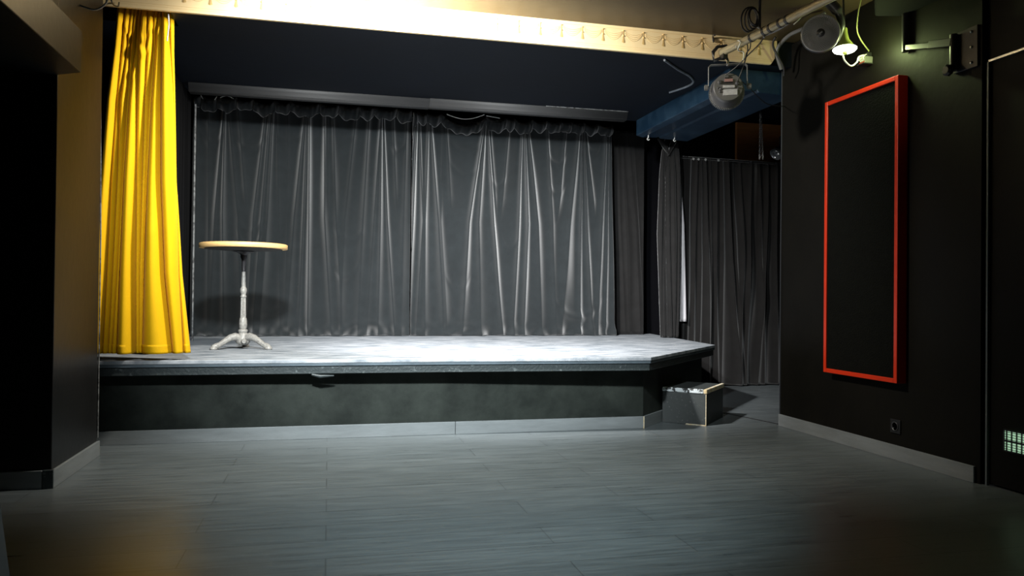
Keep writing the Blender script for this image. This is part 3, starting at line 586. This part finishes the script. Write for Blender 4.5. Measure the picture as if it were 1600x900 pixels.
# cable loop top left
cable([V((-1.21, 4.1, 2.45)), px(117, 0, 4.2), px(135, 12, 4.2), px(150, 15, 4.2), px(163, 8, 4.2), px(167, -2, 4.2), px(163, -30, 4.2)], .005, M_gcable, 'grey cable loop at the top of the left pilaster')
cable([px(172, -8, 4.35), px(176, 6, 4.4), px(184, 10, 4.6), px(186, 4, 4.69)], .004, M_cable, 'thin black cable hooked over the left end of the valance')

# ---------------------------------------------------------------- fan
fc = px(1282, 52, 3.80); fn = V((-.52, -.80, -.16)).normalized(); MF = axis_M(fn); fs = V((0, 0, 1)).cross(fn).normalized(); fu = fn.cross(fs)
t = thing('wall_fan', 'round dark grey fan with a curved blade grille under the ceiling', 'fan', fc)
MB().lathe([(.0, -.028), (.087, -.026)], fc, 40, MF).build('inner_shroud', M_black, t)
MB().lathe([(.086, -.026), (.090, .006), (.098, .004), (.104, -.008), (.106, -.03), (.100, -.06), (.085, -.10), (.055, -.125), (.03, -.13)], fc, 48, MF).build('housing', M_fan, t)
MB().lathe([(.087, .004), (.0985, .012), (.103, .006), (.100, -.006), (.088, -.002)], fc, 48, MF).build('rim', M_fanl, t)
g = MB(); G_ = lambda r, a, h: fc + (fs * math.cos(a) + fu * math.sin(a)) * r + fn * h
for k in range(44):
    a = 2 * PI * k / 44; g.tube([G_(r, a + (r - .02) * 10, .012 + .006 * math.cos(r * 16)) for r in np.linspace(.022, .092, 7)], .0019, 4, False)
for r in (.045, .068): g.tube([G_(r, a, .017) for a in np.linspace(0, 2 * PI, 36)], .0013, 4, False)
g.build('grille', M_fanl, t)
hb = MB().lathe([(.024, .010), (.023, .020), (.0, .022)], fc, 24, MF).build('hub', M_fan, t)
MB().box(fc + fn * .023, (.020, .006, .002), M=MF @ Matrix.Rotation(.5, 3, 'Z')).build('badge', M_fanl, hb)
f3 = MB()
for k in range(5):
    a = 2 * PI * k / 5; f3.add([G_(.02, a, -.02), G_(.085, a + .1, -.03), G_(.085, a + .75, -.005), G_(.02, a + .6, -.01)], [[0, 1, 2, 3]])
f3.build('blade', M_black, t)
armp = [fc - fn * .06 + fs * sg * .0 + V((.125, .02, -.01)), fc + V((.135, .0, .05)), fc + V((.10, -.01, .13)), fc + V((.05, 0, .19)), fc + V((.04, 0, .26)), V((fc.x + .04, fc.y, 2.66))]
MB().tube(smooth_path(armp), [.016] * 6 + [.02] * 6 + [.03] * 6 + [.036] * 13, 12).build('arm', M_fan, t)
MB().lathe([(.06, 2.659), (.06, 2.63), (.045, 2.61)], (fc.x + .04, fc.y, 0), 24).build('ceiling_mount', M_fan, t)
# small glowing lamp and its ballast box
lc = V((2.90, 3.885, 2.345))
lc = px(1320, 78, 3.885)
t = thing('ceiling_lamp', 'small round glowing lamp hanging beside the fan', 'lamp', lc)
nl = V((.05, .11, 1)).normalized(); ML = axis_M(nl, (0, 1, 0))
MB().lathe([(.0, -.012), (.045, -.010), (.062, -.002), (.066, .004), (.060, .006)], lc, 32, ML).build('bulb', M_glow, t)
MB().lathe([(.062, .0065), (.045, .028), (.026, .060), (.018, .10), (.016, .13)], lc, 28, ML).build('shade', M_green, t)
MB().tube([lc + nl * .13, V((lc.x + .01, lc.y + .03, 2.66))], .006, 8).build('stem', M_dkiron, t)
MB().lathe([(.012, -.026), (.014, -.022), (.014, -.012)], lc, 12, ML).build('connector', M_green, t)
bx = V((3.1, 3.925, 2.315))
cable([lc + V((-.012, 0, -.026)), px(1320, 95, 3.885), px(1330, 103, 3.89), px(1339, 97, 3.9), px(1342, 89, 3.91), px(1350, 86, 3.915)], .005, M_wcable, 'short white cable curving from the glowing lamp to its wall box')
t = thing('junction_box', 'small open junction box with wires high on the right wall', 'box', bx)
MB().bb((3.035, 3.90, 2.280), (3.099, 3.96, 2.287)).build('tray', M_black, t, bevel=.001)
MB().bb((3.045, 3.903, 2.288), (3.098, 3.909, 2.325)).build('cover', M_box_w, t, bevel=.001)
MB().bb((3.045, 3.91, 2.288), (3.098, 3.955, 2.298)).build('label', M_boxred, t)
MB().bb((3.065, 3.91, 2.300), (3.0985, 3.955, 2.352)).build('body', M_black, t, bevel=.003)
b = MB()
for k in range(4): b.tube(smooth_path([(3.05, 3.915 + .01 * k, 2.301), (3.04, 3.91 + .012 * k, 2.32), (3.064, 3.915 + .008 * k, 2.34)], 4), .003, 5)
b.build('wires', M_wcable, t)
cable([px(1346, -4, 3.8), px(1341, 20, 3.82), px(1339, 45, 3.85), px(1345, 62, 3.9), px(1358, 80, 3.94)], .004, mat('lamp_tinted_cable', (.32, .34, .13), .5), 'cable coloured with green lamplight dropping from above to the junction box')  # yellow-green glow of the lamp is put into the cable colour

# ---------------------------------------------------------------- swing bracket and loudspeaker
M_brk = mat('black_steel', (.014, .013, .015), .35, spec=.35)
t = thing('swing_bracket', 'black steel swing arm bracket bolted high on the right wall', 'bracket', (3.1, 3.21, 2.15))
pa, pb, pe, pf = px(1490, 52, 3.30), px(1490, 102, 3.30), px(1526, 50, 3.16), px(1526, 105, 3.16)
zc_, zt_ = 2.06, 2.245
MB().bb((3.088, 3.14, zc_ - .01), (3.0995, 3.29, zt_ + .01)).build('wall_plate', M_brk, t, bevel=.002)
for k in range(3): MB().lathe([(.007, 0), (.007, .006), (.003, .009)], (3.088, 3.175, 2.075 + k * .077), 10, axis_M((-1, 0, 0))).build('bolt', M_steel, t)
MB().tube([(3.07, 3.27, zc_), (3.07, 3.27, zt_)], .018, 16).build('hinge', M_brk, t)
e1 = px(1414, 78, 3.62); a0 = V((3.065, 3.27, 2.205)); am = a0.lerp(e1 + V((0, 0, .012)), .45)
def bar(nm, a, c, w_, h_, m=M_brk):
    z_ = (c - a).normalized(); y_ = V((0, 0, 1)); x_ = y_.cross(z_).normalized(); y_ = z_.cross(x_)
    MB().box((a + c) / 2, (w_, h_, (c - a).length), M=Matrix((x_, y_, z_)).transposed()).build(nm, m, t, bevel=.002)
bar('inner_arm', a0, am, .03, .04); bar('outer_arm', am + V((0, 0, -.004)), e1 + V((0, 0, .012)), .02, .028)
MB().tube([e1 + V((0, 0, -.012)), V((e1.x, e1.y, e1.z + .20))], .017, 16).build('pivot_post', M_brk, t)
MB().lathe([(.012, 0), (.03, .004), (.03, .02), (.02, .03)], (3.054, 3.275, 2.062), 8, axis_M((-1, 0, 0)), smooth=False).build('knob', M_brk, t)
sx, sy, sz = e1.x - .01, e1.y - .02, e1.z + .20
t = thing('loudspeaker', 'large black loudspeaker in the dark top right corner, held by the swing arm', 'speaker', (sx, sy, sz))
MB().prism([(sx - .30, sy - .12), (sx - .05, sy - .42), (sx + .10, sy - .30), (sx + .03, sy + .06), (sx - .12, sy + .10)], sz, 2.64).build('cabinet', M_void, t, bevel=.01)
MB().prism([(sx - .296, sy - .135), (sx - .066, sy - .415), (sx - .072, sy - .422), (sx - .302, sy - .142)], sz + .02, 2.62).build('grille', M_felt, t)
# dark slanted cabinet near the camera
o = MB().prof([(-1.1, .003), (-.434, .003), (-.534, .75), (-1.0, .75)], .95, 1.4).build('cabinet', M_black, bevel=.01, at=(-.75, 1.2, 0))
tag(o, 'black slanted cabinet cut off by the bottom left corner of the photo', 'cabinet')
